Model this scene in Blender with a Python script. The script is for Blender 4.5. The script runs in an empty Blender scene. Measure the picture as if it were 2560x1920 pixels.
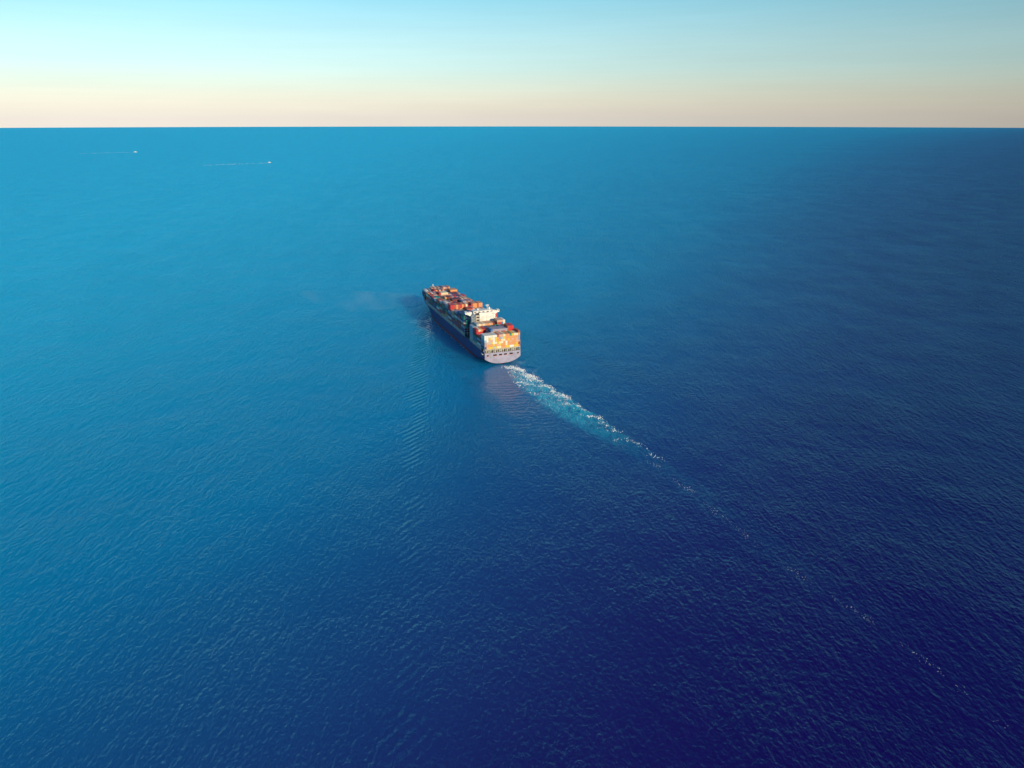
import bpy, math, random
import numpy as np
from mathutils import Vector, Matrix

random.seed(7)
rng = np.random.default_rng(11)
scn = bpy.context.scene
col = scn.collection
RAD = math.radians

# ------------------------------------------------------------------ camera
F_PX, CAM_H, EARTH = 1920.0, 264.0, 6371e3          # focal length in px of a 2560 px wide frame, drone height
PITCH = math.atan(644 / F_PX) + math.sqrt(2 * CAM_H / EARTH)
cam_d = bpy.data.cameras.new('camera')
cam = bpy.data.objects.new('camera', cam_d)
col.objects.link(cam)
cam.location = (0, 0, CAM_H)
cam.rotation_euler = (math.pi / 2 - PITCH, 0, 0)
cam_d.sensor_fit = 'HORIZONTAL'
cam_d.sensor_width = 36.0
cam_d.lens = 36.0 * F_PX / 2560.0
cam_d.clip_start = 1.0
cam_d.clip_end = 400000.0
scn.camera = cam

# ------------------------------------------------------------------ ship placement (from the stern's waterline point)
HEAD = RAD(20.5)                                    # heading, to the left of straight ahead
STERN = Vector((-10.47, 833.64, 0.0))
FWD = Vector((-math.sin(HEAD), math.cos(HEAD), 0))
PORT = Vector((-math.cos(HEAD), -math.sin(HEAD), 0))
SHIP_ROT = math.pi / 2 + HEAD
def ship(x, y, z=0.0):
    return STERN + FWD * x + PORT * y + Vector((0, 0, z))

# ------------------------------------------------------------------ world + sun
SUN_AZ = RAD(180 - 33)                              # clockwise from +Y: behind the camera, to the right
SUN_EL = RAD(19)
SUN_DIR = Vector((math.sin(SUN_AZ) * math.cos(SUN_EL), math.cos(SUN_AZ) * math.cos(SUN_EL), math.sin(SUN_EL)))
world = bpy.data.worlds.new('World')
scn.world = world
world.use_nodes = True
nt = world.node_tree
nt.nodes.clear()
def wn(t, **k):
    n = nt.nodes.new(t)
    for a, b in k.items():
        setattr(n, a, b)
    return n
def wmath(op, a, b=None, clamp=False):
    n = wn('ShaderNodeMath', operation=op, use_clamp=clamp)
    for i, v in enumerate((a, b)):
        if v is None: continue
        if isinstance(v, (int, float)): n.inputs[i].default_value = v
        else: nt.links.new(v, n.inputs[i])
    return n.outputs[0]
tc = wn('ShaderNodeTexCoord')
sep = wn('ShaderNodeSeparateXYZ')
nt.links.new(tc.outputs['Generated'], sep.inputs[0])
zc = wmath('MAXIMUM', sep.outputs['Z'], 0.0008)     # the horizon dips below level from this height: carry the horizon colour down to it
comb = wn('ShaderNodeCombineXYZ')
nt.links.new(sep.outputs['X'], comb.inputs[0]); nt.links.new(sep.outputs['Y'], comb.inputs[1]); nt.links.new(zc, comb.inputs[2])
sky = wn('ShaderNodeTexSky')
sky.sky_type = 'NISHITA'
sky.sun_disc = False
sky.sun_elevation = SUN_EL
sky.sun_rotation = SUN_AZ
sky.altitude = 260
sky.air_density = 1.0
sky.dust_density = 1.2
sky.ozone_density = 1.6
nt.links.new(comb.outputs[0], sky.inputs['Vector'])
# clear evening air: peach at the horizon, mint, cyan, deepening blue overhead
ramp = wn('ShaderNodeValToRGB')
cr = ramp.color_ramp
cr.interpolation = 'B_SPLINE'
stops = [(0.0, (0.79, 0.72, 0.65)), (0.018, (0.89, 0.84, 0.68)), (0.036, (0.81, 0.90, 0.76)), (0.058, (0.68, 0.96, 0.92)),
         (0.100, (0.54, 0.93, 1.02)), (0.16, (0.18, 0.72, 0.98)), (0.30, (0.02, 0.40, 0.80)), (0.55, (0.006, 0.22, 0.58)), (1.0, (0.006, 0.13, 0.42))]
while len(cr.elements) < len(stops):
    cr.elements.new(0.5)
for e, (p, c) in zip(cr.elements, stops):
    e.position = p; e.color = (*c, 1)
nt.links.new(zc, ramp.inputs[0])
# molecular scattering is strongest towards and away from the sun: 1 + cos^2 of the angle from it
vd = wn('ShaderNodeVectorMath', operation='NORMALIZE'); nt.links.new(comb.outputs[0], vd.inputs[0])
dt = wn('ShaderNodeVectorMath', operation='DOT_PRODUCT'); nt.links.new(vd.outputs[0], dt.inputs[0])
dt.inputs[1].default_value = SUN_DIR
c2 = wmath('MULTIPLY', dt.outputs['Value'], dt.outputs['Value'])
phase = wmath('MULTIPLY_ADD', c2, 0.80); nt.nodes[-1].inputs[2].default_value = 0.48
smp = wn('ShaderNodeMapping'); smp.inputs['Scale'].default_value = (2.2, 2.2, 26.0)
nt.links.new(vd.outputs[0], smp.inputs[0])
snz = wn('ShaderNodeTexNoise'); snz.inputs['Scale'].default_value = 1.6; snz.inputs['Detail'].default_value = 5; snz.inputs['Roughness'].default_value = 0.6
nt.links.new(smp.outputs[0], snz.inputs['Vector'])
streaks = wmath('MULTIPLY_ADD', snz.outputs[0], 0.16); nt.nodes[-1].inputs[2].default_value = 0.92
phase = wmath('MULTIPLY', phase, streaks)
mulr = wn('ShaderNodeVectorMath', operation='SCALE')
nt.links.new(ramp.outputs[0], mulr.inputs[0]); nt.links.new(phase, mulr.inputs['Scale'])
nsc = wn('ShaderNodeVectorMath', operation='SCALE'); nsc.inputs['Scale'].default_value = 0.09
nt.links.new(sky.outputs[0], nsc.inputs[0])
mix = wn('ShaderNodeMix', data_type='VECTOR'); mix.inputs[0].default_value = 0.90
nt.links.new(nsc.outputs[0], mix.inputs[4]); nt.links.new(mulr.outputs[0], mix.inputs[5])
bg = wn('ShaderNodeBackground'); bg.inputs[1].default_value = 1.0
nt.links.new(mix.outputs[1], bg.inputs[0])
out = wn('ShaderNodeOutputWorld'); nt.links.new(bg.outputs[0], out.inputs[0])

sun_d = bpy.data.lights.new('sun', 'SUN')
sun_d.energy = 5.0
sun_d.angle = RAD(0.55)
sun_d.color = (1.0, 0.79, 0.51)
sun = bpy.data.objects.new('sun', sun_d)
col.objects.link(sun)
sun.location = (200, -200, 400)
sun.rotation_euler = SUN_DIR.to_track_quat('Z', 'Y').to_euler()

scn.view_settings.view_transform = 'Standard'
scn.view_settings.look = 'None'
scn.view_settings.exposure = 0.0
scn.view_settings.gamma = 1.0
scn.view_settings.use_curve_mapping = False
scn.cycles.max_bounces = 6
scn.cycles.diffuse_bounces = 2
scn.cycles.glossy_bounces = 3
scn.cycles.volume_bounces = 1

# ------------------------------------------------------------------ materials
class NB:
    """small node-tree builder"""
    def __init__(self, name):
        self.m = bpy.data.materials.new(name)
        self.m.use_nodes = True
        self.t = self.m.node_tree
        self.bsdf = self.t.nodes['Principled BSDF']
        self.out = self.t.nodes['Material Output']
    def n(self, t, **k):
        x = self.t.nodes.new(t)
        for a, b in k.items(): setattr(x, a, b)
        return x
    def put(self, sock, v):
        if isinstance(v, bpy.types.NodeSocket): self.t.links.new(v, sock)
        else: sock.default_value = v
    def math(self, op, a, b=None, c=None, clamp=False):
        x = self.n('ShaderNodeMath', operation=op, use_clamp=clamp)
        for i, v in enumerate((a, b, c)):
            if v is not None: self.put(x.inputs[i], v)
        return x.outputs[0]
    def vmath(self, op, a, b=None):
        x = self.n('ShaderNodeVectorMath', operation=op)
        self.put(x.inputs[0], a)
        if b is not None: self.put(x.inputs[1], b)
        return x.outputs['Value'] if op in ('DOT_PRODUCT', 'LENGTH', 'DISTANCE') else x.outputs[0]
    def noise(self, vec, scale, detail=2.0, rough=0.5, dist=0.0):
        x = self.n('ShaderNodeTexNoise')
        self.put(x.inputs['Vector'], vec)
        x.inputs['Scale'].default_value = scale; x.inputs['Detail'].default_value = detail
        x.inputs['Roughness'].default_value = rough; x.inputs['Distortion'].default_value = dist
        return x.outputs[0]
    def smooth(self, v, a, b, lo=0.0, hi=1.0):
        x = self.n('ShaderNodeMapRange', interpolation_type='SMOOTHSTEP')
        self.put(x.inputs[0], v)
        for i, q in enumerate((a, b, lo, hi)): self.put(x.inputs[i + 1], q)
        return x.outputs[0]
    def mixc(self, f, a, b):
        x = self.n('ShaderNodeMix', data_type='RGBA')
        self.put(x.inputs[0], f)
        self.put(x.inputs[6], a if isinstance(a, bpy.types.NodeSocket) else (*a, 1))
        self.put(x.inputs[7], b if isinstance(b, bpy.types.NodeSocket) else (*b, 1))
        return x.outputs[2]

def paint(name, c, rough=0.5, wear=0.25, wear_col=None, scale=0.6, metal=0.0, corr=None):
    """weathered ship's paint: mottled tone, streaks of rust or grime, optional corrugation"""
    b = NB(name)
    tcn = b.n('ShaderNodeTexCoord').outputs['Object']
    n1 = b.noise(tcn, scale, 4, 0.6)
    mp = b.n('ShaderNodeMapping'); b.put(mp.inputs[0], tcn); mp.inputs['Scale'].default_value = (1.0, 1.0, 0.12)
    n2 = b.noise(mp.outputs[0], 0.9, 5, 0.65)
    dk = tuple(v * 0.72 for v in c)
    base = b.mixc(b.smooth(n1, 0.35, 0.7), c, dk)
    wc = wear_col or (0.16, 0.09, 0.05)
    base = b.mixc(b.math('MULTIPLY', b.smooth(n2, 0.56, 0.74), wear), base, wc)
    b.put(b.bsdf.inputs['Base Color'], base)
    b.bsdf.inputs['Roughness'].default_value = rough
    b.bsdf.inputs['Metallic'].default_value = metal
    if corr:
        w = b.n('ShaderNodeTexWave', wave_type='BANDS', bands_direction='X', wave_profile='SIN')
        b.put(w.inputs[0], tcn); w.inputs['Scale'].default_value = 1.1
        bp = b.n('ShaderNodeBump'); bp.inputs['Strength'].default_value = 0.8; bp.inputs['Distance'].default_value = 0.04
        b.put(bp.inputs['Height'], w.outputs[1]); b.put(b.bsdf.inputs['Normal'], bp.outputs[0])
    return b.m

M = {}
M['hull'] = paint('hull_navy', (0.011, 0.052, 0.200), 0.6, 0.14, scale=0.08)
M['boot'] = paint('boot_red', (0.30, 0.030, 0.032), 0.6, 0.2, scale=0.2)
M['transom'] = paint('transom_grey', (0.32, 0.31, 0.42), 0.55, 0.22, (0.24, 0.18, 0.15), scale=0.15)
M['deck'] = paint('deck_green_grey', (0.10, 0.10, 0.10), 0.8, 0.3)
M['steel'] = paint('steel_grey', (0.46, 0.51, 0.54), 0.6, 0.3)
M['pale'] = paint('pale_steel', (0.62, 0.56, 0.42), 0.6, 0.25)
M['white'] = paint('white_paint', (0.80, 0.78, 0.74), 0.45, 0.06, (0.5, 0.4, 0.3), scale=0.2)
M['casing'] = paint('casing_beige', (0.48, 0.44, 0.38), 0.6, 0.2)
M['dark'] = paint('dark_recess', (0.035, 0.025, 0.025), 0.8, 0.1)
M['rustlip'] = paint('rusty_sill', (0.55, 0.20, 0.13), 0.7, 0.3)
M['black'] = paint('soot_black', (0.02, 0.02, 0.02), 0.7, 0.0)
M['orange'] = paint('lifeboat_orange', (0.75, 0.22, 0.04), 0.4, 0.05)
g = NB('window_glass'); g.bsdf.inputs['Base Color'].default_value = (0.02, 0.03, 0.04, 1); g.bsdf.inputs['Roughness'].default_value = 0.08
M['glass'] = g.m

CCOL = {  # container liveries
    'rust red': (0.42, 0.085, 0.045), 'bright red': (0.58, 0.022, 0.030), 'orange': (0.72, 0.31, 0.12), 'maroon': (0.16, 0.028, 0.040),
    'navy blue': (0.018, 0.050, 0.170), 'mid blue': (0.04, 0.18, 0.42), 'teal green': (0.015, 0.26, 0.22), 'dark green': (0.015, 0.11, 0.085),
    'white': (0.74, 0.74, 0.70), 'cream': (0.78, 0.68, 0.46), 'pale grey': (0.44, 0.47, 0.50), 'yellow': (0.72, 0.50, 0.05),
    'salmon': (0.66, 0.40, 0.28), 'lilac grey': (0.34, 0.31, 0.40), 'pale blue': (0.28, 0.45, 0.55),
}
CM = {k: paint('container_' + k.replace(' ', '_'), v, 0.5, 0.22, scale=0.35, corr=True) for k, v in CCOL.items()}

# ------------------------------------------------------------------ mesh helpers
class MB:
    def __init__(self):
        self.v, self.f, self.mi = [], [], []
    def box(self, x0, x1, y0, y1, z0, z1, mi=0):
        b = len(self.v)
        self.v += [(x0, y0, z0), (x1, y0, z0), (x1, y1, z0), (x0, y1, z0), (x0, y0, z1), (x1, y0, z1), (x1, y1, z1), (x0, y1, z1)]
        for q in ((0, 3, 2, 1), (4, 5, 6, 7), (0, 1, 5, 4), (1, 2, 6, 5), (2, 3, 7, 6), (3, 0, 4, 7)):
            self.f.append(tuple(b + i for i in q)); self.mi.append(mi)
        return self
    def bar(self, p, q, w, mi=0):
        p, q = Vector(p), Vector(q)
        d = (q - p).normalized()
        a = d.cross(Vector((0, 0, 1)))
        if a.length < 1e-4: a = Vector((1, 0, 0))
        a.normalize(); c = d.cross(a)
        a *= w / 2; c *= w / 2
        b = len(self.v)
        for e in (p, q):
            self.v += [tuple(e + a + c), tuple(e - a + c), tuple(e - a - c), tuple(e + a - c)]
        for s in ((3, 2, 1, 0), (4, 5, 6, 7), (0, 1, 5, 4), (1, 2, 6, 5), (2, 3, 7, 6), (3, 0, 4, 7)):
            self.f.append(tuple(b + i for i in s)); self.mi.append(mi)
        return self
    def cyl(self, cx, cy, z0, z1, r0, r1=None, n=10, mi=0):
        r1 = r0 if r1 is None else r1
        b = len(self.v)
        for z, r in ((z0, r0), (z1, r1)):
            for i in range(n):
                a = 2 * math.pi * i / n
                self.v.append((cx + r * math.cos(a), cy + r * math.sin(a), z))
        for i in range(n):
            j = (i + 1) % n
            self.f.append((b + i, b + j, b + n + j, b + n + i)); self.mi.append(mi)
        self.f.append(tuple(b + i for i in reversed(range(n)))); self.mi.append(mi)
        self.f.append(tuple(b + n + i for i in range(n))); self.mi.append(mi)
        return self
    def prism(self, poly, x0, x1, mi=0):
        """polygon of (y, z), counter-clockwise seen from +x, extruded along x"""
        n = len(poly); b = len(self.v)
        for x in (x0, x1):
            self.v += [(x, y, z) for y, z in poly]
        self.f.append(tuple(b + i for i in reversed(range(n)))); self.mi.append(mi)
        self.f.append(tuple(b + n + i for i in range(n))); self.mi.append(mi)
        for i in range(n):
            j = (i + 1) % n
            self.f.append((b + i, b + j, b + n + j, b + n + i)); self.mi.append(mi)
        return self
    def build(self, name, mats, parent=None, smooth=False):
        me = bpy.data.meshes.new(name)
        me.from_pydata(self.v, [], self.f)
        if not isinstance(mats, (list, tuple)): mats = [mats]
        for m in mats: me.materials.append(m)
        if len(mats) > 1: me.polygons.foreach_set('material_index', self.mi)
        if smooth: me.polygons.foreach_set('use_smooth', [True] * len(me.polygons))
        me.update()
        o = bpy.data.objects.new(name, me)
        col.objects.link(o)
        if parent: o.parent = parent
        return o

def tag(o, label, cat, group=None):
    o['label'] = label; o['category'] = cat
    if group: o['group'] = group
    return o
def empty(name, loc, rz):
    o = bpy.data.objects.new(name, None)
    o.empty_display_size = 2
    col.objects.link(o)
    o.location = loc; o.rotation_euler = (0, 0, rz)
    return o

# ------------------------------------------------------------------ the sea: one sheet following the earth's curve to beyond the horizon
def axis(fine0, fine1, step, far0, far1, grow=1.10):
    a = list(np.arange(fine0, fine1 + 1e-6, step))
    s, x = step, a[-1]
    while x < far1:
        s *= grow; x += s; a.append(x)
    s, x = step, a[0]; pre = []
    while x > far0:
        s *= grow; x -= s; pre.append(x)
    return np.array(pre[::-1] + a)
gx = axis(-520, 520, 5.0, -68000, 68000)
gy = axis(150, 1500, 5.0, -3000, 68000)
X, Y = np.meshgrid(gx, gy)
Z = -(X ** 2 + Y ** 2) / (2 * EARTH)
for lam, az, amp, ph in ((38, -58, 0.07, 0.3), (27, -72, 0.05, 1.9), (52, -40, 0.08, 4.1), (31, 15, 0.04, 2.2)):
    k = 2 * math.pi / lam
    Z += amp * np.sin(k * (X * math.sin(RAD(az)) + Y * math.cos(RAD(az))) + ph) * np.clip((1700 - np.hypot(X, Y - 800)) / 700, 0, 1) * np.clip((np.abs(X) < 540) * 1.0, 0, 1) * np.clip((540 - np.abs(X)) / 200, 0, 1) * np.clip((Y - 150) / 60, 0, 1) * np.clip((1500 - Y) / 300, 0, 1)
ny, nx = X.shape
idx = np.arange(nx * ny).reshape(ny, nx)
quads = np.stack([idx[:-1, :-1], idx[:-1, 1:], idx[1:, 1:], idx[1:, :-1]], -1).reshape(-1, 4)
sea_me = bpy.data.meshes.new('sea')
sea_me.vertices.add(nx * ny)
sea_me.vertices.foreach_set('co', np.stack([X, Y, Z], -1).astype(np.float32).ravel())
sea_me.loops.add(quads.size)
sea_me.loops.foreach_set('vertex_index', quads.ravel().astype(np.int32))
sea_me.polygons.add(len(quads))
sea_me.polygons.foreach_set('loop_start', np.arange(0, quads.size, 4, dtype=np.int32))
sea_me.polygons.foreach_set('use_smooth', np.ones(len(quads), dtype=bool))
sea_me.update(calc_edges=True); sea_me.validate()
sea = bpy.data.objects.new('sea', sea_me)
col.objects.link(sea)
sea['kind'] = 'structure'

b = NB('sea_water')
P = b.n('ShaderNodeTexCoord').outputs['Object']
rel = b.vmath('SUBTRACT', P, tuple(STERN))
AL = b.vmath('DOT_PRODUCT', rel, tuple(FWD))         # metres ahead of the stern
LT = b.vmath('DOT_PRODUCT', rel, tuple(PORT))        # metres to port of the keel line
def ripples(az, across, along, detail, dist=0.0, rough=0.55):
    """wind waves: crests run along azimuth az, `across` metres from crest to crest"""
    mp = b.n('ShaderNodeMapping'); mp.vector_type = 'POINT'
    b.put(mp.inputs[0], P)
    mp.inputs['Rotation'].default_value = (0, 0, RAD(az))
    mp.inputs['Scale'].default_value = (1.0 / across, 1.0 / along, 1.0 / along)
    return b.noise(mp.outputs[0], 1.0, detail, rough, dist)
r1 = ripples(26, 5.0, 13, 2.0, 0.4)
r2 = ripples(-58, 4.6, 13, 2.0, 0.3)
r3 = ripples(5, 2.2, 3.4, 2.0, 0.2)
big = b.noise(P, 1 / 260.0, 1, 0.55)
side = b.smooth(b.math('ADD', LT, b.math('MULTIPLY', b.math('SUBTRACT', big, 0.5), 700.0)), -500.0, 500.0)
w_main = b.math('MULTIPLY_ADD', side, 0.75, 0.35)
w_cross = b.math('MULTIPLY_ADD', side, -0.65, 0.95)
gust = b.smooth(b.noise(P, 1 / 90.0, 2, 0.5), 0.25, 0.75, 0.65, 1.25)
wind = b.math('ADD', b.math('MULTIPLY', r1, w_main), b.math('MULTIPLY', r2, w_cross))
wind = b.math('MULTIPLY_ADD', r3, 0.72, wind)
r4 = ripples(30, 19, 55, 2.0, 0.5)
wind = b.math('MULTIPLY_ADD', r4, 0.8, wind)
wind = b.math('MULTIPLY', wind, gust)
# bow-wave trains: short steep crests along both arms of the ship's wake wedge
arm_patch = b.smooth(b.noise(P, 1 / 28.0, 1, 0.5), 0.36, 0.6, 0.15, 1.2)
arm_wob = b.math('MULTIPLY', b.noise(P, 1 / 25.0, 1, 0.5), 5.0)
def arm(sign):
    back = b.math('SUBTRACT', 285.0, AL)                              # metres behind the bow shoulder
    lat = b.math('MULTIPLY', LT, float(sign))
    centre = b.math('MULTIPLY_ADD', b.math('POWER', b.math('MAXIMUM', back, 0.0), 0.90), 0.535, 12.0)
    wid = b.math('MULTIPLY_ADD', back, 0.008, 5.5)
    d = b.math('DIVIDE', b.math('SUBTRACT', lat, centre), wid)
    env = b.math('POWER', 2.718, b.math('MULTIPLY', b.math('MULTIPLY', d, d), -1.0))
    env = b.math('MULTIPLY', env, b.smooth(back, 5.0, 40.0))
    env = b.math('MULTIPLY', env, b.smooth(back, 30.0, 600.0, 3.4, 0.28))
    env = b.math('MULTIPLY', env, arm_patch)
    az = HEAD * -1 + sign * RAD(54.7)                                  # crest direction
    nrm = (math.cos(az), -math.sin(az), 0)                             # across the crests
    wob = arm_wob
    ph = b.math('ADD', b.math('MULTIPLY', b.vmath('DOT_PRODUCT', P, nrm), 2 * math.pi / 6.2), wob)
    return b.math('MULTIPLY', b.math('SINE', ph), env)
kel = b.math('MULTIPLY_ADD', arm(-1), 0.30, arm(1))
# rings left behind by the stern, port quarter
rr = b.vmath('LENGTH', b.vmath('MULTIPLY', b.vmath('SUBTRACT', rel, tuple(FWD * 40 + PORT * -10)), (1, 1, 0)))
renv = b.math('MULTIPLY', b.smooth(LT, 2.0, 25.0), b.smooth(LT, 90.0, 50.0))
renv = b.math('MULTIPLY', renv, b.math('MULTIPLY', b.smooth(AL, -30.0, -60.0), b.smooth(AL, -280.0, -150.0)))
ring = b.math('MULTIPLY', b.math('SINE', b.math('MULTIPLY_ADD', b.noise(P, 1 / 16.0, 2, 0.5), 11.0, b.math('MULTIPLY', rr, 2 * math.pi / 8.0))), renv)
# track of the propeller: churned water astern
astern = b.math('MULTIPLY', AL, -1.0)
st_edge = b.math('MULTIPLY_ADD', b.math('POWER', b.math('MAXIMUM', astern, 0.0), 0.55), -1.46, -3.0)
pt_edge = b.math('MULTIPLY_ADD', b.smooth(astern, 0.0, 70.0), 12.0, b.smooth(astern, 130.0, 300.0, 0.0, -24.0))
nz = b.math('MULTIPLY', b.math('SUBTRACT', b.noise(P, 1 / 9.0, 3, 0.6), 0.5), 14.0)
in_st = b.smooth(b.math('SUBTRACT', b.math('ADD', LT, nz), st_edge), -1.0, 4.0)
in_pt = b.smooth(b.math('SUBTRACT', pt_edge, b.math('ADD', LT, nz)), -3.0, 11.0)
churn = b.math('MULTIPLY', b.math('MULTIPLY', in_st, in_pt), b.math('MULTIPLY', b.smooth(astern, -2.0, 8.0), b.math('MULTIPLY_ADD', b.smooth(astern, 300.0, 130.0), 0.85, b.smooth(astern, 600.0, 250.0, 0.0, 0.06))))
streak_mp = b.n('ShaderNodeMapping'); b.put(streak_mp.inputs[0], P)
streak_mp.inputs['Rotation'].default_value = (0, 0, -HEAD + RAD(25)); streak_mp.inputs['Scale'].default_value = (1 / 5.0, 1 / 16.0, 1)
streak = b.noise(streak_mp.outputs[0], 1.0, 4, 0.6, 0.6)
churn = b.math('MULTIPLY', churn, b.smooth(streak, 0.30, 0.66, 0.25, 1.0))
# the water is smoother in the lee of the hull and in the slick astern
wobs = b.math('MULTIPLY_ADD', arm_wob, 8.0, -20.0)
LTn = b.math('ADD', LT, wobs)
slick = b.math('MULTIPLY', b.smooth(LTn, -28.0, -14.0), b.smooth(LTn, 66.0, 34.0))
slick = b.math('MULTIPLY', slick, b.math('MULTIPLY', b.smooth(AL, -260.0, -70.0), b.smooth(AL, 270.0, 170.0)))
calm = b.math('MULTIPLY_ADD', slick, -0.50, 1.0)
height = b.math('MULTIPLY', b.math('MULTIPLY', wind, calm), 1.75)
height = b.math('MULTIPLY_ADD', kel, 0.80, height)
height = b.math('MULTIPLY_ADD', ring, 0.11, height)
height = b.math('MULTIPLY_ADD', b.math('MULTIPLY', streak, churn), 0.9, height)
bp = b.n('ShaderNodeBump'); bp.inputs['Strength'].default_value = 1.0; bp.inputs['Distance'].default_value = 1.0
b.put(bp.inputs['Height'], height)
# glow and vignette painted into water colour: turquoise far left, dark indigo near right
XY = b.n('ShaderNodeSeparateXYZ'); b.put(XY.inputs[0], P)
glow_grad = b.math('MULTIPLY_ADD', XY.outputs[1], -0.5, XY.outputs[0])
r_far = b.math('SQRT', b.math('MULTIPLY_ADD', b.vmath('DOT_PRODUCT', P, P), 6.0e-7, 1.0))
glow_grad = b.math('DIVIDE', glow_grad, r_far)
glow_grad = b.math('MULTIPLY_ADD', b.math('SUBTRACT', b.noise(P, 1 / 600.0, 2, 0.5), 0.5), 110.0, glow_grad)
glow_grad = b.math('MULTIPLY_ADD', b.math('LOGARITHM', b.math('MULTIPLY_ADD', b.vmath('LENGTH', P), 1 / 700.0, 1.0), math.e), -130.0, glow_grad)
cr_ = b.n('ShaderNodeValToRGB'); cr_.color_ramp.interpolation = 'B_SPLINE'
b.put(cr_.inputs[0], b.math('MULTIPLY_ADD', glow_grad, -1 / 1300.0, -0.015, clamp=True))
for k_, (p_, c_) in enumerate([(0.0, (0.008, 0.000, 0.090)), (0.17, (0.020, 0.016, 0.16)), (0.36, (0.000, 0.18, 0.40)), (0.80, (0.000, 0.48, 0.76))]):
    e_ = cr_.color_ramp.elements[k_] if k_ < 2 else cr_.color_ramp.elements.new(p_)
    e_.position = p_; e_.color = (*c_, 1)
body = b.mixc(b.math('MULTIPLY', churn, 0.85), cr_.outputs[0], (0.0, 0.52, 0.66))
lace = b.noise(streak_mp.outputs[0], 3.2, 4, 0.65, 0.8)
lace = b.math('MULTIPLY', b.smooth(lace, 0.53, 0.66), b.math('MULTIPLY', churn, b.smooth(astern, 290.0, 60.0)))
body = b.mixc(b.math('MULTIPLY', lace, 0.8), body, (0.55, 0.80, 0.84))
# wave-averaged reflectance of a ruffled sea: Fresnel, but steep facets keep it from reaching a mirror at grazing angles
fr = b.n('ShaderNodeFresnel'); fr.inputs[0].default_value = 1.333; b.put(fr.inputs['Normal'], bp.outputs[0])
paw_mp = b.n('ShaderNodeMapping'); b.put(paw_mp.inputs[0], P)
paw_mp.inputs['Rotation'].default_value = (0, 0, RAD(60)); paw_mp.inputs['Scale'].default_value = (1 / 45.0, 1 / 150.0, 1)
paw = b.noise(paw_mp.outputs[0], 1.0, 4, 0.68)                        # cat's paws: gusts ruffling the surface
refl = b.math('MINIMUM', fr.outputs[0], b.math('MULTIPLY_ADD', slick, 0.2, b.smooth(paw, 0.3, 0.7, 0.24, 0.32)))
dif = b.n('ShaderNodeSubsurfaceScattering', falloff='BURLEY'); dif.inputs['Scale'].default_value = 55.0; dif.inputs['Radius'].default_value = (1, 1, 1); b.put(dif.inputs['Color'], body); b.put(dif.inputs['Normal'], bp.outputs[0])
glo = b.n('ShaderNodeBsdfGlossy'); b.put(glo.inputs['Roughness'], b.math('MULTIPLY_ADD', slick, -0.07, 0.25)); b.put(glo.inputs['Normal'], bp.outputs[0])
b.put(glo.inputs['Color'], b.mixc(slick, (0.36, 0.86, 1.0), (1.0, 0.90, 0.96)))  # bluer sky light put into the reflection tint, near white in the slick
mx = b.n('ShaderNodeMixShader'); b.put(mx.inputs[0], refl); b.put(mx.inputs[1], dif.outputs[0]); b.put(mx.inputs[2], glo.outputs[0])
b.put(b.out.inputs['Surface'], mx.outputs[0])
b.t.nodes.remove(b.bsdf)
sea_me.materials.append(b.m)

# ------------------------------------------------------------------ container ship
L_SHIP, HALF = 325.0, 21.5
DECK0 = 14.5                                        # main deck above water
BASE = 18.8                                         # underside of the lowest deck containers
def zdeck(x):
    u = min(1.0, max(0.0, (x - 262) / 24.0)); u = u * u * (3 - 2 * u)
    return DECK0 + 7.5 * u
def b_deck(x):
    if x < 252: return HALF
    u = (x - 252) / (L_SHIP - 252)
    return HALF * math.sqrt(max(0.0, 1 - u ** 2.5))
def b_water(x):
    if x < 205: return HALF
    return HALF * (1 - ((x - 205) / 107.0) ** 1.8)
def half_breadth(x, z):
    zd = zdeck(x)
    t = min(1.0, max(0.0, z / zd))
    bb = b_water(x) + (b_deck(x) - b_water(x)) * t ** 1.5
    if x < 80:                                      # cut-up stern
        zz = z - (1.3 - 11.0 * x / 60.0)
        bb = min(bb, HALF * min(1.0, max(0.0, zz / 6.5)) ** 0.38)
    return max(0.0, bb)

vessel = empty('container_ship', STERN, SHIP_ROT)
tag(vessel, 'loaded navy-hulled container ship with white bridge steaming away and trailing a foam wake', 'container ship')

xs = sorted(set([0, 1.5, 4, 8, 13, 20, 28, 36, 45, 55, 65, 80] + list(range(100, 201, 20)) + list(range(208, 300, 6)) + [300, 304, 308, 312, 315, 318, 320.5, 322.5, 324, 325]))
lowz = [-3.0, -1.2, 0.3, 2.3]
def levels(x):
    return lowz + [2.3 + (zdeck(x) - 2.3) * k / 9 for k in range(1, 10)]
def loft(l0, l1):
    v, f = [], []
    n = l1 - l0 + 1
    for s in (1, -1):
        base = len(v)
        for x in xs:
            for z in levels(x)[l0:l1 + 1]:
                v.append((x, s * half_breadth(x, z), z))
        for i in range(len(xs) - 1):
            for j in range(n - 1):
                q = (base + i * n + j, base + (i + 1) * n + j, base + (i + 1) * n + j + 1, base + i * n + j + 1)
                f.append(q[::-1] if s > 0 else q)
    m = MB(); m.v, m.f, m.mi = v, f, [0] * len(f)
    return m
loft(3, 12).build('hull', M['hull'], vessel, True)
loft(0, 3).build('boot_topping', M['boot'], vessel, True)
# deck plating
m = MB()
for i in range(len(xs) - 1):
    a, c = xs[i], xs[i + 1]
    za, zc_ = zdeck(a) - 0.25, zdeck(c) - 0.25
    k = len(m.v)
    m.v += [(a, -b_deck(a) + .02, za), (c, -b_deck(c) + .02, zc_), (c, b_deck(c) - .02, zc_), (a, b_deck(a) - .02, za)]
    m.f.append((k, k + 1, k + 2, k + 3)); m.mi.append(0)
m.build('deck', M['deck'], vessel)
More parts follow.
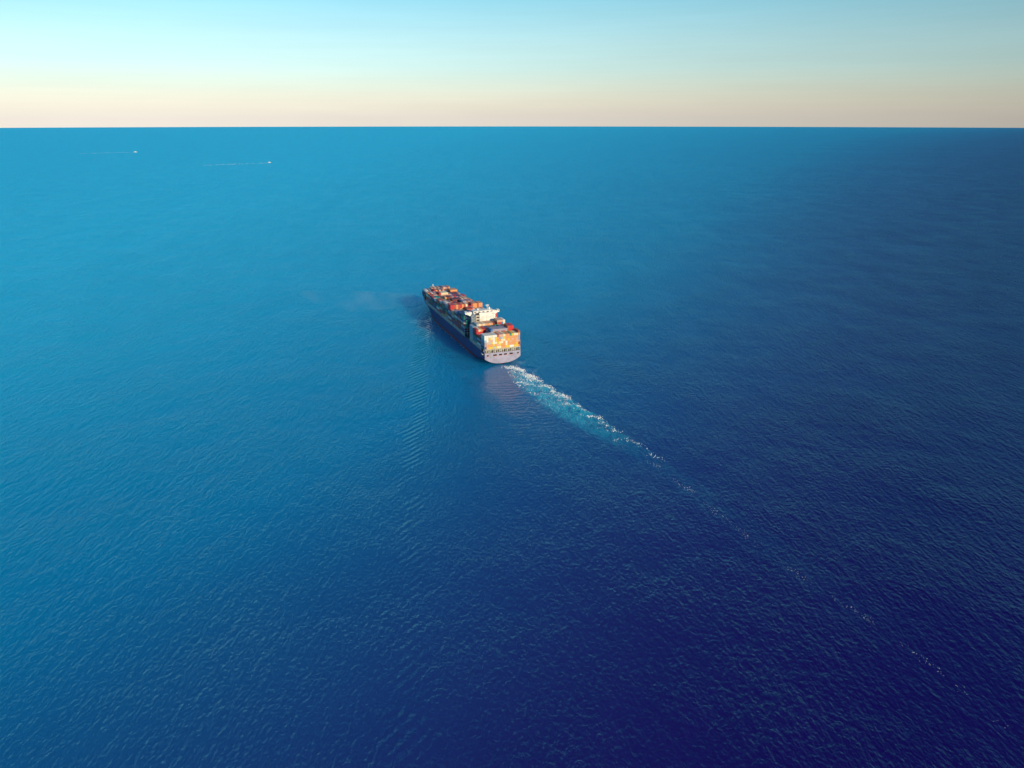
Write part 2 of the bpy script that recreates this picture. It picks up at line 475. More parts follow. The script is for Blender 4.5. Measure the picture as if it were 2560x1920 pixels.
# transom with six mooring ports cut through it
ports = [(16.9, 19.0), (7.2, 11.5), (1.0, 4.5), (-5.0, -1.5), (-12.1, -8.2), (-19.3, -17.5)]
ZA, ZB = 10.9, 12.4
def zlow(y):
    return 1.3 + 6.5 * (min(1.0, abs(y) / HALF)) ** (1 / 0.38)
ys = sorted(set([round(v, 3) for p in ports for v in p] + [round(-HALF + 2 * HALF * k / 26, 3) for k in range(27)]))
m = MB()
def quad(y0, z00, z01, y1, z10, z11):
    k = len(m.v)
    m.v += [(-0.03, y0, z00), (-0.03, y1, z10), (-0.03, y1, z11), (-0.03, y0, z01)]
    m.f.append((k, k + 3, k + 2, k + 1)); m.mi.append(0)
for y0, y1 in zip(ys[:-1], ys[1:]):
    quad(y0, zlow(y0), ZA, y1, zlow(y1), ZA)
    mid = (y0 + y1) / 2
    if not any(a <= mid <= c for a, c in ports):
        quad(y0, ZA, ZB, y1, ZA, ZB)
    quad(y0, ZB, DECK0, y1, ZB, DECK0)
m.build('transom', M['transom'], vessel)
for a, c in ports:
    m = MB(); k = 0
    x0, x1 = -0.03, 3.5
    m.v = [(x0, a, ZA), (x0, c, ZA), (x0, c, ZB), (x0, a, ZB), (x1, a, ZA), (x1, c, ZA), (x1, c, ZB), (x1, a, ZB)]
    m.f = [(4, 7, 6, 5), (0, 1, 5, 4), (3, 7, 6, 2), (0, 4, 7, 3), (1, 2, 6, 5)]; m.mi = [0] * 5
    o = m.build('mooring_port', M['dark'], vessel)
    MB().box(-0.42, 0.5, a - .25, c + .25, ZA - 0.38, ZA - 0.02).build('sill', M['rustlip'], o)
# open gallery under the stern containers: posts, raking struts, platform
MB().box(0.4, 14.4, -21.3, 21.3, BASE - 0.55, BASE - 0.04).build('container_platform', M['pale'], vessel)
for k in range(18):
    y = -21.1 + 42.2 * k / 17
    MB().box(0.55, 1.05, y - 0.22, y + 0.22, DECK0 - .25, BASE - .5).build('gallery_post', M['pale'], vessel)
for k in range(17):
    if k % 2: continue
    y = -21.1 + 42.2 * k / 17
    MB().bar((0.8, y, BASE - .6), (0.8, y + 42.2 / 34, DECK0), 0.3).build('gallery_strut', M['pale'], vessel)
MB().box(9.0, 9.3, -20.5, 20.5, DECK0 - .2, BASE - .5).build('gallery_bulkhead', M['casing'], vessel)
for y in (-14, -7, 1, 8, 15):
    MB().box(3.2, 5.2, y - 1.3, y + 1.3, DECK0 - .25, DECK0 + 0.5).cyl(4.2, y, DECK0 + .5, DECK0 + 1.9, 1.0, 0.8, 10).build('mooring_winch', M['steel'], vessel)
# curved stern wing plates rising at the corners
for s in (1, -1):
    m = MB()
    prof = [(0.0, DECK0 - .2), (3.2, DECK0 - .2), (2.4, 18.4), (1.5, 22.5), (0.95, 27), (0.0, 27)]
    n = len(prof); y0, y1 = s * 21.25, s * 21.5
    m.v = [(x, y0, z) for x, z in prof] + [(x, y1, z) for x, z in prof]
    m.f = [tuple(range(n)), tuple(reversed(range(n, 2 * n)))] + [(i, n + i, n + (i + 1) % n, (i + 1) % n) for i in range(n)]
    m.mi = [0] * len(m.f)
    m.build('stern_wing_plate', M['transom'], vessel)
# white boarding platform on the port quarter
MB().box(2.5, 7.0, 21.4, 23.6, 12.6, 12.9).box(2.5, 7.0, 23.45, 23.6, 12.9, 14.0).build('boarding_platform', M['white'], vessel)

# ---- bays
NROW, PITCH_Y, CW, CH, CL, TIER = 17, 2.515, 2.44, 2.60, 12.19, 2.65
bays = []
for i in range(4): bays.append(('A', i, 1.2 + 14.2 * i))
for j in range(15): bays.append(('F', j, 79.0 + 14.2 * j))
def rows_of(x0):
    hb = min(b_deck(x0 + CL), b_deck(x0)) + 0.2
    return [r for r in range(NROW) if abs((8 - r) * PITCH_Y) + CW / 2 <= hb]
# row 0 is the port edge
T = {}
def setT(key, spec):
    T[key] = spec
def fill(segs):
    o = []
    for n, t in segs: o += [t] * n
    assert len(o) == 17, (len(o), segs)
    return o
T[('A', 0)] = fill([(16, 6), (1, 7)])
T[('A', 1)] = fill([(4, 4), (1, 6), (8, 7), (3, 8), (1, 6)])
T[('A', 2)] = fill([(5, 6), (7, 3), (4, 6), (1, 5)])
T[('A', 3)] = fill([(2, 6), (9, 7), (1, 6), (4, 8), (1, 6)])
T[('F', 0)] = fill([(17, 8)])
T[('F', 1)] = fill([(6, 8), (5, 7), (6, 6)])
T[('F', 2)] = fill([(3, 7), (6, 5), (4, 6), (4, 5)])
T[('F', 3)] = fill([(7, 6), (4, 7), (6, 6)])
T[('F', 4)] = fill([(9, 8), (2, 7), (6, 8)])
T[('F', 5)] = fill([(4, 7), (8, 6), (5, 6)])
T[('F', 6)] = fill([(3, 7), (6, 6), (5, 7), (3, 6)])
T[('F', 7)] = fill([(6, 6), (6, 7), (5, 6)])
T[('F', 8)] = fill([(3, 6), (7, 5), (7, 6)])
T[('F', 9)] = fill([(5, 5), (6, 6), (6, 6)])
T[('F', 10)] = fill([(6, 5), (8, 4), (3, 5)])
T[('F', 11)] = fill([(5, 5), (5, 6), (7, 5)])
T[('F', 12)] = fill([(6, 5), (7, 4), (4, 6)])
T[('F', 13)] = fill([(5, 4), (6, 5), (6, 4)])
T[('F', 14)] = fill([(5, 3), (6, 4), (6, 4)])

# hatch covers, lashing bridges
for kind, i, x0 in bays:
    rows = rows_of(x0)
    if kind == 'A' and i == 0: continue
    hw = min(16.3, b_deck(x0 + CL) - 1.5)
    MB().box(x0 - .2, x0 + CL + .2, -hw, hw, zdeck(x0) - .3, BASE - 0.05).build('hatch_cover', M['deck'], vessel)
    xm = x0 - 1.0
    hw = b_deck(x0) - 0.5
    m = MB()
    top = BASE + 2 * TIER + .3
    npost = 12
    for k in range(npost + 1):
        y = -hw + 2 * hw * k / npost
        m.box(xm - .35, xm + .35, y - .17, y + .17, DECK0 - .3, top)
    for z in (BASE - .4, BASE + TIER, top):
        m.box(xm - .62, xm + .62, -hw - .3, hw + .3, z, z + .22)
    m.build('lashing_bridge', M['steel'], vessel)
# stanchions carrying the outboard stacks, both sides
m = MB()
for s in (1, -1):
    for kind, i, x0 in bays:
        if kind == 'A' and i == 0: continue
        for k in range(5):
            x = x0 + 0.2 + (CL - .4) * k / 4
            y = s * (min(b_deck(x), HALF) - 0.35)
            m.box(x - .24, x + .24, y - .24, y + .24, zdeck(x) - .3, max(BASE - .3, zdeck(x) + .3))
            if k < 4:
                xa = x + (CL - .4) / 4
                ya = s * (min(b_deck(xa), HALF) - 0.35)
                if k % 2 == 0: m.bar((x, y, BASE - .4), (xa, ya, zdeck(xa) + .1), .2)
        xa, xb = x0, x0 + CL
        ya, yb = s * (b_deck(xa) - .5), s * (b_deck(xb) - .5)
        m.bar((xa, ya, BASE - .2), (xb, yb, BASE - .2), .2)
st = m.build('side_stanchions', M['white'], vessel); st['kind'] = 'stuff'
# guard rail along the deck edge
for s in (1, -1):
    m = MB()
    for i in range(len(xs) - 1):
        a, c = xs[i], xs[i + 1]
        if a < 14 or c > 262: continue
        m.bar((a, s * (HALF - .12), DECK0 + 1.0), (c, s * (HALF - .12), DECK0 + 1.0), .12)
    m.build('guard_rail', M['steel'], vessel)

# ---- accommodation block, bridge, funnel
acc = MB().box(63.5, 76.0, -13.5, 13.5, DECK0 - .25, 43.2).build('accommodation_block', M['white'], vessel)
for z in np.arange(20.0, 43.0, 2.9):
    MB().box(63.38, 76.2, -13.7, 13.7, z, z + .2).build('deck_edge', M['white'], acc)
m = MB()
for z in np.arange(21.2, 42, 2.9):
    for y in (-11.0, -2.0):
        m.box(63.44, 63.5 - 0.002, y - .3, y + .3, z, z + .6)
    for x in np.arange(65, 75.5, 2.4):
        for s in (1, -1):
            m.box(x - .4, x + .4, s * 13.53 - .03, s * 13.53 + .03, z, z + .8)
w = m.build('cabin_windows', M['glass'], acc); w['kind'] = 'stuff'
wh = MB().box(68.0, 77.0, -12.5, 12.5, 43.2, 46.6).box(67.6, 77.6, -12.9, 12.9, 46.6, 46.95).build('wheelhouse', M['white'], vessel)
for s in (1, -1):
    MB().box(69.5, 76.2, s * 12.53 - .04, s * 12.53 + .04, 44.7, 46.0).build('side_window', M['glass'], wh)
MB().box(77.0, 77.06, -12, 12, 44.7, 46.0).build('front_window', M['glass'], wh)
for k in range(5):
    y = -10.5 + 5.2 * k
    MB().box(67.94, 68.0, y - 1.3, y + 1.3, 45.0, 46.0).build('rear_window', M['glass'], wh)
for s in (1, -1):
    poly = [(s * 12.4, 45.6), (s * 12.4, 38.6), (s * 14.6, 40.0), (s * 19.3, 42.6), (s * 21.6, 43.0), (s * 21.6, 45.9), (s * 18.9, 45.9), (s * 18.4, 44.9)]
    if s > 0: poly = poly[::-1]
    wg = MB().prism(poly, 71.5, 76.4).build('bridge_wing', M['white'], vessel)
    MB().box(71.44, 71.5, s * 20.4 - .7, s * 20.4 + .7, 44.4, 45.4).build('wing_window', M['glass'], wg)
# upper deck house behind the wheelhouse, rails, masts
MB().box(64.2, 68.0, -9.0, 7.0, 43.2, 45.0).build('upper_deckhouse', M['white'], vessel)
m = MB()
for y in np.arange(-13, 13.1, 2): m.box(63.6, 63.7, y - .05, y + .05, 43.2, 44.3)
m.box(63.58, 63.72, -13.3, 13.3, 44.25, 44.36).box(63.58, 63.72, -13.3, 13.3, 43.75, 43.83)
m.build('deck_rail', M['white'], vessel)
mast = MB().cyl(72.5, -6.5, 46.9, 53.2, .55, .35, 8).build('radar_mast', M['steel'], vessel)
MB().box(71.4, 73.6, -8.4, -4.6, 51.0, 51.25).build('mast_platform', M['white'], mast)
MB().box(72.2, 72.7, -8.6, -4.4, 52.0, 52.5).build('radar_scanner', M['white'], mast)
MB().cyl(72.5, -8.9, 46.9, 49.2, .9, 1.05, 10).cyl(72.5, -8.9, 49.2, 50.0, 1.05, .3, 10).build('satellite_dome', M['white'], vessel)
MB().cyl(72.5, 5.5, 46.9, 48.4, .8, .9, 10).cyl(72.5, 5.5, 48.4, 49.1, .9, .25, 10).build('satellite_dome', M['white'], vessel)
# funnel casing with exhaust pipes and the outside stair tower beside it
fn = MB().box(59.4, 63.3, 7.2, 12.2, DECK0 - .25, 43.4).box(59.1, 63.4, 6.9, 12.5, 43.4, 43.9).build('funnel', M['casing'], vessel)
for (x, y, r) in ((60.6, 8.4, .55), (60.6, 10.0, .45), (60.8, 11.4, .4), (62.2, 8.8, .5), (62.2, 10.8, .6)):
    MB().cyl(x, y, 43.8, 46.2, r, r, 8).build('exhaust_pipe', M['black'], fn)
for z in (33.5, 37.0, 40.5):
    MB().box(59.30, 59.4, 7.9, 11.5, z, z + 1.7).build('louvre', M['dark'], fn)
tw = MB()
for (x, y) in ((60, 12.9), (63, 12.9), (60, 16.6), (63, 16.6)):
    tw.box(x - .15, x + .15, y - .15, y + .15, DECK0 - .25, 43.0)
for z in np.arange(17.4, 43, 2.9):
    tw.box(59.9, 63.1, 12.8, 16.7, z, z + .15)
    tw.bar((60.3, 13.4, z + .1), (62.8, 16.2, z + 2.9), .5)
tw.build('stair_tower', M['steel'], vessel)
# fore part: bulwark, mast, breakwater, windlasses
m = MB()
bx = [x for x in xs if x >= 276]
pts = [(x, b_deck(x)) for x in bx]
for s in (1, -1):
    for (xa, ya), (xb, yb) in zip(pts[:-1], pts[1:]):
        k = len(m.v)
        za, zb = zdeck(xa), zdeck(xb)
        h = 1.3
        m.v += [(xa, s * ya, za - .3), (xb, s * yb, zb - .3), (xb, s * yb, zb + h), (xa, s * ya, za + h),
                (xa - .05, s * max(0, ya - .35), za - .3), (xb - .3, s * max(0, yb - .35), zb - .3), (xb - .3, s * max(0, yb - .35), zb + h), (xa - .05, s * max(0, ya - .35), za + h)]
        for q in ((0, 1, 2, 3), (4, 7, 6, 5), (3, 2, 6, 7)):
            m.f.append(tuple(k + i for i in (q if s < 0 else q[::-1]))); m.mi.append(0)
m.build('bulwark', M['hull'], vessel)
fm = MB().cyl(303, 0, zdeck(303) - .3, 30.2, .75, .5, 8).build('foremast', M['steel'], vessel)
MB().cyl(303, 0, 30.2, 30.5, 1.5, 1.5, 8).cyl(303, 0, 30.5, 33.6, .85, .55, 8).build('masthead_light_housing', M['white'], fm)
for y in (-6, 6):
    MB().box(305, 309, y - 2.2, y + 2.2, zdeck(306) - .3, zdeck(306) + .6).cyl(307, y, zdeck(306) + .6, zdeck(306) + 2.2, 1.3, 1.1, 10).build('windlass', M['steel'], vessel)
m = MB()
for s in (1, -1):
    k = len(m.v)
    m.v += [(298, 0, 21.7), (294, s * 15, 21.7), (294.4, s * 15, 25.2), (298.4, 0, 25.2), (297.7, 0, 21.7), (293.7, s * 15, 21.7), (294.1, s * 15, 25.2), (298.1, 0, 25.2)]
    for q in ((0, 1, 2, 3), (7, 6, 5, 4), (3, 2, 6, 7), (1, 5, 6, 2)):
        m.f.append(tuple(k + i for i in q)); m.mi.append(0)
m.build('breakwater', M['hull'], vessel)

# ------------------------------------------------------------------ containers
cm = MB()
hl, hw = CL / 2, CW / 2
cm.box(-hl + .06, hl - .06, -hw + .05, hw - .05, 0.05, CH - .05)
for sx in (-1, 1):
    for sy in (-1, 1):
        cm.box(sx * hl - (.16 if sx > 0 else 0), sx * hl + (0 if sx > 0 else .16), sy * hw - (.16 if sy > 0 else 0), sy * hw + (0 if sy > 0 else .16), 0, CH)
cont_v, cont_f = cm.v, cm.f
cont_me = bpy.data.meshes.new('shipping_container')
cont_me.from_pydata(cont_v, [], cont_f)
cont_me.materials.append(CM['orange'])
cont_me.update()

ORD = ['first', 'second', 'third', 'fourth', 'fifth', 'sixth', 'seventh', 'eighth', 'ninth', 'tenth', 'eleventh', 'twelfth', 'thirteenth', 'fourteenth', 'fifteenth', 'sixteenth', 'seventeenth']
WARM = ['orange'] * 8 + ['rust red'] + ['salmon'] * 4 + ['cream'] * 4 + ['yellow'] * 3 + ['white'] * 2
COOL = ['maroon'] * 4 + ['bright red'] * 2 + ['orange'] + ['white'] + ['navy blue'] * 4 + ['dark green'] * 2 + ['teal green'] * 2 + ['pale grey'] * 2 + ['mid blue'] + ['rust red'] * 3 + ['lilac grey']
TOPS = ['rust red'] * 5 + ['bright red'] * 3 + ['salmon'] * 3 + ['lilac grey'] * 3 + ['cream'] * 2 + ['white'] * 2 + ['orange'] * 4 + ['teal green'] + ['maroon'] * 3 + ['pale grey'] * 2 + ['navy blue'] * 2
SP = {}
for t in range(6):                                   # stern face, top tier last
    SP[('A', 0, 0, t)] = ['navy blue', 'lilac grey', 'lilac grey', 'pale blue', 'white', 'white'][t]
for r, c in {1: 'white', 2: 'white', 3: 'cream', 4: 'white', 5: 'white', 6: 'rust red', 7: 'salmon', 8: 'salmon', 9: 'cream', 10: 'orange', 11: 'orange', 12: 'teal green', 13: 'yellow', 14: 'cream', 15: 'cream', 16: 'orange'}.items():
    SP[('A', 0, r, 5)] = c
for (r, t), c in {(1, 4): 'white', (2, 4): 'yellow', (3, 4): 'cream', (4, 4): 'white', (4, 3): 'white', (4, 2): 'white', (5, 4): 'yellow', (5, 3): 'yellow', (6, 4): 'orange', (5, 2): 'cream',
                  (7, 4): 'lilac grey', (8, 4): 'pale grey', (2, 2): 'pale grey', (2, 3): 'salmon', (3, 3): 'salmon', (3, 2): 'yellow', (9, 4): 'yellow', (9, 3): 'cream', (11, 3): 'yellow', (10, 2): 'white', (7, 2): 'cream', (7, 1): 'yellow',
                  (10, 4): 'orange', (11, 4): 'orange', (12, 4): 'orange', (13, 4): 'orange', (14, 4): 'orange', (15, 4): 'orange', (15, 3): 'salmon', (12, 1): 'orange', (13, 1): 'orange', (14, 1): 'orange', (12, 3): 'orange', (13, 3): 'salmon', (14, 3): 'orange', (12, 2): 'salmon', (13, 2): 'orange',
                  (2, 0): 'yellow', (3, 0): 'yellow', (4, 0): 'pale grey', (5, 0): 'yellow', (6, 0): 'cream', (16, 5): 'orange', (16, 6): 'rust red', (16, 4): 'lilac grey', (16, 3): 'lilac grey', (16, 2): 'salmon', (16, 1): 'rust red'}.items():
    SP[('A', 0, r, t)] = c
for r in range(17):
    for t in range(9):
        if 13 <= r <= 15: SP[('A', 1, r, t)] = 'bright red' if r != 13 else 'rust red'
        if r < 5 and t >= 4: SP[('A', 2, r, t)] = 'bright red'
        if r < 2: SP[('A', 3, r, t)] = 'pale blue' if (t > 1) else 'pale grey'
        if r < 6 and t >= 6: SP[('F', 1, r, t)] = 'navy blue'
        if t >= 6: SP[('F', 4, r, t)] = ['bright red', 'bright red', 'rust red', 'orange', 'rust red', 'bright red', 'orange', 'rust red', 'cream'][r % 9] if r < 11 else ['rust red', 'orange', 'orange', 'rust red', 'orange', 'orange'][r - 11]
SP[('A', 2, 1, 5)] = 'cream'; SP[('A', 2, 2, 5)] = 'orange'; SP[('A', 2, 3, 5)] = 'bright red'
for r in range(4, 13): SP[('A', 1, r, 6)] = 'mid blue' if r < 6 else 'lilac grey'
SP[('A', 1, 4, 5)] = 'navy blue'
for r, c in zip(range(2, 12), ['pale grey', 'cream', 'salmon', 'cream', 'salmon', 'orange', 'salmon', 'orange', 'maroon', 'cream']): SP[('A', 3, r, 6)] = c
for r in range(5, 12):
    for t in range(6): SP[('A', 3, r, t)] = ['navy blue', 'dark green', 'maroon', 'navy blue'][(r * 3 + t) % 4]
SP[('A', 3, 11, 5)] = 'teal green'; SP[('A', 3, 12, 5)] = 'teal green'
for r in (12, 13, 14): SP[('A', 3, r, 7)] = 'salmon'
SP[('A', 3, 15, 7)] = 'white'; SP[('A', 3, 15, 6)] = 'cream'
for r in range(0, 5): SP[('A', 1, r, 3)] = ['maroon', 'maroon', 'navy blue', 'maroon', 'navy blue'][r]
for r in range(2, 6): SP[('F', 9, r, 4)] = 'teal green'
SP[('F', 9, 0, 4)] = 'white'; SP[('F', 9, 1, 4)] = 'cream'
for r in range(1, 4): SP[('F', 10, r, 4)] = 'teal green'
for r in range(0, 3): SP[('F', 13, r, 3)] = ['teal green', 'white', 'cream'][r]
for r in range(6, 10): SP[('F', 11, r, 5)] = 'cream'; SP[('F', 11, r, 4)] = 'salmon'
for r in range(13, 17): SP[('F', 12, r, 5)] = 'orange'; SP[('F', 12, r, 4)] = 'rust red'
for r in range(6, 11): SP[('F', 7, r, 6)] = 'maroon'
SP[('F', 7, 11, 6)] = 'cream'
SP[('F', 5, 0, 6)] = 'pale grey'; SP[('F', 6, 0, 6)] = 'lilac grey'; SP[('F', 6, 1, 6)] = 'cream'; SP[('F', 6, 2, 6)] = 'lilac grey'
for r in range(17): SP[('F', 0, r, 7)] = ['dark green', 'navy blue', 'dark green', 'pale grey', 'rust red', 'navy blue'][r % 6]
SP[('F', 0, 0, 4)] = 'pale grey'; SP[('F', 0, 0, 2)] = 'pale grey'

recs = []
for bi, (kind, i, x0) in enumerate(bays):
    tiers = T[(kind, i)]
    rows = rows_of(x0)
    for r in rows:
        zb = max(BASE, zdeck(x0 + CL) + 0.6) if (kind == 'F' and i >= 13) else BASE
        for t in range(tiers[r]):
            top = t == tiers[r] - 1
            c = SP.get((kind, i, r, t))
            if c is None:
                pal = WARM if (kind == 'A' and i == 0) else (TOPS if top else COOL)
                c = random.choice(pal)
            # how much of it shows: roof, aft end, port side
            prev = T[(bays[bi - 1][0], bays[bi - 1][1])][r] if bi and not (kind == 'F' and i == 0) else 0
            score = 0.0
            if top: score += 3.4
            if r == rows[0] or t >= tiers[r - 1]: score += 3.6 if r == rows[0] else 2.4
            if kind == 'A' and i == 0: score += 6
            elif not (kind == 'F' and i == 0) and t >= prev: score += 4
            if kind == 'F' and i in (0, 1): score *= 0.75 if r < 7 else 0.3
            score *= 880.0 / (850 + x0) if score else 0
            recs.append((score, kind, i, x0, r, t, tiers[r], c, zb, rows))
order = sorted(range(len(recs)), key=lambda k: -recs[k][0])
single = set(order[:296])
def bay_name(kind, i):
    if kind == 'A':
        return ['sternmost bay', 'second bay from the stern', 'third bay from the stern', 'fourth bay from the stern'][i]
    return ORD[i] + ' bay forward of the bridge'
stuff_v, stuff_f, stuff_m = [], [], []
ckeys = list(CM)
for k, (score, kind, i, x0, r, t, nt_, c, zb, rows) in enumerate(recs):
    jx, jy = random.uniform(-.06, .06), random.uniform(-.02, .02)
    lx, ly, lz = x0 + CL / 2 + jx, (8 - r) * PITCH_Y + jy, zb + t * TIER + (0.02 if t else 0)
    if k in single:
        o = bpy.data.objects.new('shipping_container', cont_me)
        col.objects.link(o)
        o.location = ship(lx, ly, lz)
        o.rotation_euler = (0, 0, SHIP_ROT)
        o.material_slots[0].link = 'OBJECT'
        o.material_slots[0].material = CM[c]
        tier = 'top tier' if t == nt_ - 1 else ORD[t] + ' tier'
        tag(o, f'{c} container, {bay_name(kind, i)}, {ORD[r]} row from port, {tier}', 'container', 'containers stacked on the deck')
    else:
        base = len(stuff_v)
        stuff_v += [(lx + a, ly + b_, lz + c_) for a, b_, c_ in cont_v]
        stuff_f += [tuple(base + q for q in f) for f in cont_f]
        stuff_m += [ckeys.index(c)] * len(cont_f)
m = MB(); m.v, m.f, m.mi = stuff_v, stuff_f, stuff_m
so = m.build('stacked_containers', [CM[k] for k in ckeys])
so.location = STERN; so.rotation_euler = (0, 0, SHIP_ROT)
so['kind'] = 'stuff'
so['label'] = 'mass of coloured containers filling the stacks below and between the outer ones'
so['category'] = 'containers'

# ------------------------------------------------------------------ foam
fb = NB('foam_white')
fb.bsdf.inputs['Base Color'].default_value = (0.82, 0.86, 0.88, 1)
fb.bsdf.inputs['Roughness'].default_value = 0.9
M['foam'] = fb.m
def foam_object(name, pts, label):
    """pts: x, y (ship frame), radius along, radius across, angle, height: low domed clots with ragged rims"""
    v, f = [], []
    for (x, y, ra, rb, an, h) in pts:
        n = 7
        b0 = len(v)
        p = ship(x, y, 0)
        ca, sa = math.cos(an), math.sin(an)
        for i in range(n):
            a = 2 * math.pi * i / n
            q = rng.uniform(0.55, 1.15)
            ex, ey = ra * q * math.cos(a), rb * q * math.sin(a)
            v.append((p.x + ex * ca - ey * sa, p.y + ex * sa + ey * ca, -0.55))
        for i in range(n):
            a = 2 * math.pi * i / n
            q = rng.uniform(0.35, 0.65)
            ex, ey = ra * q * math.cos(a), rb * q * math.sin(a)
            v.append((p.x + ex * ca - ey * sa, p.y + ex * sa + ey * ca, h * rng.uniform(.6, 1.1)))
        for i in range(n):
            j = (i + 1) % n
            f.append((b0 + i, b0 + j, b0 + n + j, b0 + n + i))
        f.append(tuple(b0 + n + i for i in range(n)))
    m = MB(); m.v, m.f, m.mi = v, f, [0] * len(f)
    o = m.build(name, M['foam'])
    o['kind'] = 'stuff'; o['label'] = label; o['category'] = 'foam'
    return o
pts = []
def st_line(d): return -3.0 - 1.42 * d ** 0.55
def pt_line(d): return 9.0 * min(1, d / 70) - 22 * max(0, min(1, (d - 130) / 170))
gate = rng.uniform(0, 6.28, 8)
def patch(d, o):
    return 0.5 + 0.5 * math.sin(d / 7.3 + gate[0]) * math.sin(d / 17 + o / 4 + gate[1]) + 0.25 * math.sin(d / 3.1 + o / 2.2 + gate[2])
for _ in range(1350):                                 # clumps of breaking foam, thickest along the starboard edge
    d = rng.exponential(92) + 10
    if d > 300: continue
    s, p_ = st_line(d), pt_line(d)
    wdt = max(4.0, p_ - s)
    edge = rng.random() < (0.5 if d < 110 else 0.75)
    u = abs(rng.normal(0.05, 0.17 if d > 40 else .3)) if edge else rng.random() ** 1.2
    if rng.random() > (0.8 if edge else 0.4) * max(0.0, patch(d, u * 20) - 0.12) * 1.2: continue
    cy = s + u * wdt + 1.6 * math.sin(d / 5.3) + 1.2 * math.sin(d / 11.7 + 1)
    cl = rng.uniform(.8, 2.8) * (1.1 if d < 90 else .75)
    for _k in range(rng.integers(2, 8) if d < 150 else rng.integers(3, 8)):
        r = rng.uniform(.12, .50) * (1.0 if d < 120 else .75)
        pts.append((-d + rng.normal(0, cl * 1.2), cy + rng.normal(0, cl * .8), r * rng.uniform(1, 2.4), r * rng.uniform(.5, .95), SHIP_ROT + rng.uniform(-1.5, 1.5), rng.uniform(.1, .5)))
for _ in range(1500):                                 # last scattered flecks far astern
    d = rng.uniform(240, 640)
    cen = -20 - (d - 280) * 0.035 + 2.5 * math.sin(d / 31) + 1.2 * math.sin(d / 8.3)
    if math.sin(d / 27 + 1.0) + 0.8 * math.sin(d / 9.1) < rng.uniform(-1.4, 3.6): continue
    r = rng.uniform(.08, .25) * (0.75 if d > 450 else 1)
    pts.append((-d, cen + rng.normal(0, 1.6), r * rng.uniform(1, 3), r * .8, SHIP_ROT + rng.normal(0, .5), .08))
foam_object('wake_foam', pts, 'white churned foam in the turquoise wake astern of the container ship')
pts = []
for _ in range(500):                                  # thin line of broken water along the hull and bow
    x = rng.uniform(60, 300)
    hb = half_breadth(x, 0.2)
    if rng.random() > 0.35: continue
    pts.append((x, (hb + rng.exponential(1.0) + .1) * (1 if rng.random() < .6 else -1), rng.uniform(.3, 1.2), rng.uniform(.15, .35), SHIP_ROT, .12))
foam_object('hull_side_foam', pts, 'thin broken line of foam where the ship hull meets the water')

# ------------------------------------------------------------------ two distant motor vessels
def sea_z(x, y): return -(x * x + y * y) / (2 * EARTH)
def motor_yacht(loc, az, label, wake_label, length, wake_len, seedv):
    """az: travel direction, clockwise from +Y"""
    rz = math.pi / 2 - az
    o = empty('motor_yacht', (loc[0], loc[1], sea_z(*loc)), rz)
    tag(o, label, 'boat', 'distant boats under way')
    s = length / 34.0
    m = MB(); st = [(-17, 3.6), (-8, 3.9), (2, 3.8), (10, 2.8), (15, 1.2), (17, 0.0)]
    for x, w in st:
        zt = 2.6 + max(0, x) * .05
        m.v += [(x * s, -w * .8 * s, -.8 * s), (x * s, -w * s, zt * s), (x * s, w * s, zt * s), (x * s, w * .8 * s, -.8 * s)]
    for i in range(len(st) - 1):
        a, c = i * 4, i * 4 + 4
        for j in range(3):
            m.f.append((a + j, c + j, c + j + 1, a + j + 1))
    m.f.append((0, 1, 2, 3)); m.mi = [0] * len(m.f)
    m.build('hull', M['white'], o)
    sup = MB().box(-12 * s, 8 * s, -3.0 * s, 3.0 * s, 2.5 * s, 5.2 * s).box(-9 * s, 4 * s, -2.5 * s, 2.5 * s, 5.2 * s, 7.8 * s).box(-6 * s, 0, -1.9 * s, 1.9 * s, 7.8 * s, 9.4 * s).build('superstructure', M['white'], o)
    m = MB()
    for yy in (1, -1):
        m.box(-11 * s, 7 * s, yy * 3.03 * s - .02, yy * 3.03 * s + .02, 3.5 * s, 4.5 * s).box(-8 * s, 3.5 * s, yy * 2.53 * s - .02, yy * 2.53 * s + .02, 6.1 * s, 7.1 * s)
    m.build('window_band', M['glass'], sup)
    MB().cyl(-3 * s, 0, 9.4 * s, 13 * s, .25 * s, .12 * s, 6).build('mast', M['white'], o)
    # wake
    fwd = Vector((math.sin(az), math.cos(az), 0)); lef = Vector((-fwd.y, fwd.x, 0))
    v, f = [], []
    rg = np.random.default_rng(seedv)
    for _ in range(110):
        d = rg.uniform(0, 1) ** 1.0 * wake_len
        keep = 0.9 if d < 60 else (0.35 + 0.5 * math.exp(-((d / wake_len - 0.62) / 0.2) ** 2))
        if rg.random() > keep: continue
        c = Vector((loc[0], loc[1], 0)) - fwd * (d + length * .3) + lef * rg.normal(0, 1.5 + d * .012)
        ra, rb = rg.uniform(4, 14), rg.uniform(.3, .8)
        b0 = len(v)
        for k in range(6):
            a = 2 * math.pi * k / 6
            q = c + fwd * (ra * math.cos(a) * rg.uniform(.7, 1.1)) + lef * (rb * math.sin(a))
            v.append((q.x, q.y, sea_z(q.x, q.y) - .3))
        for k in range(6):
            a = 2 * math.pi * k / 6
            q = c + fwd * (ra * .7 * math.cos(a)) + lef * (rb * .6 * math.sin(a))
            v.append((q.x, q.y, sea_z(q.x, q.y) + .12))
        for k in range(6):
            j = (k + 1) % 6
            f.append((b0 + k, b0 + j, b0 + 6 + j, b0 + 6 + k))
        f.append(tuple(b0 + 6 + k for k in range(6)))
    m = MB(); m.v, m.f, m.mi = v, f, [0] * len(f)
    w = m.build('boat_wake_foam', M['foam'])
    w['kind'] = 'stuff'; w['label'] = wake_label; w['category'] = 'foam'
P1, P1b = (-3186.0, 6786.0), (-3277.0, 6248.0)
P2, P2b = (-1546.0, 5090.0), (-1783.0, 4738.0)
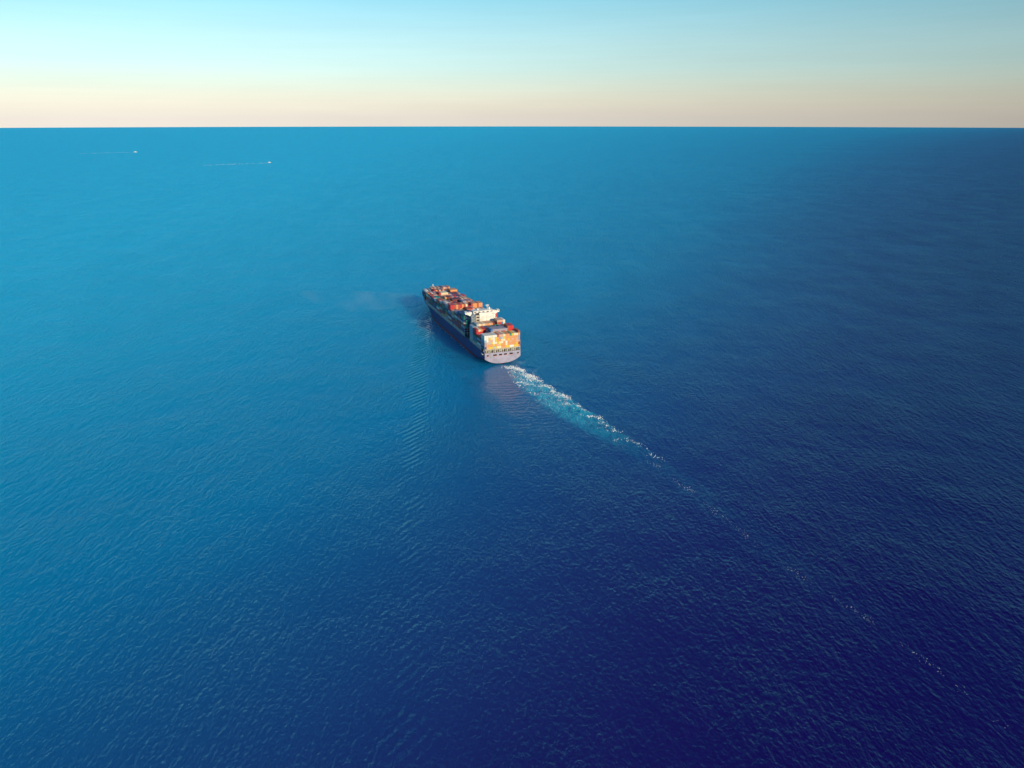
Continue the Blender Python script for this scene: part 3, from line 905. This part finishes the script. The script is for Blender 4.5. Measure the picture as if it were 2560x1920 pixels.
def az_of(a, c): return math.atan2(a[0] - c[0], a[1] - c[1])
motor_yacht(P1, RAD(50), 'white motor yacht on the open sea, the one farther out toward the horizon', 'thin pale wake trailing behind the farther white motor yacht', 27, 430, 3)
motor_yacht(P2, RAD(48), 'white motor yacht on the open sea, the one closer to the container ship', 'thin pale wake trailing behind the closer white motor yacht', 22, 420, 4)

# ------------------------------------------------------------------ thin exhaust smoke drifting off to port ahead of the ship
def pix(px, py, z):
    u, v = (px - 1280) / F_PX, (960 - py) / F_PX
    cp, sp = math.cos(PITCH), math.sin(PITCH)
    d = Vector((u, cp + v * sp, -sp + v * cp))
    return Vector((0, 0, CAM_H)) + d * ((z - CAM_H) / d.z)
path = [(ship(61, 10, 46.5), 1.0), (ship(75, 22, 50), 3.0)] + [(pix(px, py, z), r) for px, py, z, r in
        ((1090, 752, 52, 6), (1030, 748, 53, 12), (960, 752, 55, 17), (880, 752, 57, 20), (810, 742, 60, 16), (750, 732, 62, 4))]
m = MB(); n = 12
for k, (c, r) in enumerate(path):
    dv = (path[min(k + 1, len(path) - 1)][0] - path[max(k - 1, 0)][0]).normalized()
    a = dv.cross(Vector((0, 0, 1))).normalized(); u2 = a.cross(dv)
    for i in range(n):
        t = 2 * math.pi * i / n
        m.v.append(tuple(c + a * (r * 1.4 * math.cos(t)) + u2 * (r * .6 * math.sin(t))))
for k in range(len(path) - 1):
    for i in range(n):
        j = (i + 1) % n
        m.f.append((k * n + i, (k + 1) * n + i, (k + 1) * n + j, k * n + j))
m.f.append(tuple(range(n))); m.f.append(tuple((len(path) - 1) * n + i for i in reversed(range(n))))
m.mi = [0] * len(m.f)
smoke = m.build('exhaust_smoke', [])
smoke['kind'] = 'stuff'
sb = NB('smoke_air'); sb.t.nodes.remove(sb.bsdf)
tcs = sb.n('ShaderNodeTexCoord').outputs['Object']
dn = sb.smooth(sb.noise(tcs, 1 / 26.0, 2, 0.55), 0.42, 0.75, 0.0, 0.0032)
pv = sb.n('ShaderNodeVolumePrincipled')
pv.inputs['Color'].default_value = (0.82, 0.80, 0.84, 1)
sb.put(pv.inputs['Density'], dn)
sb.put(sb.out.inputs['Volume'], pv.outputs[0])
smoke.data.materials.append(sb.m)
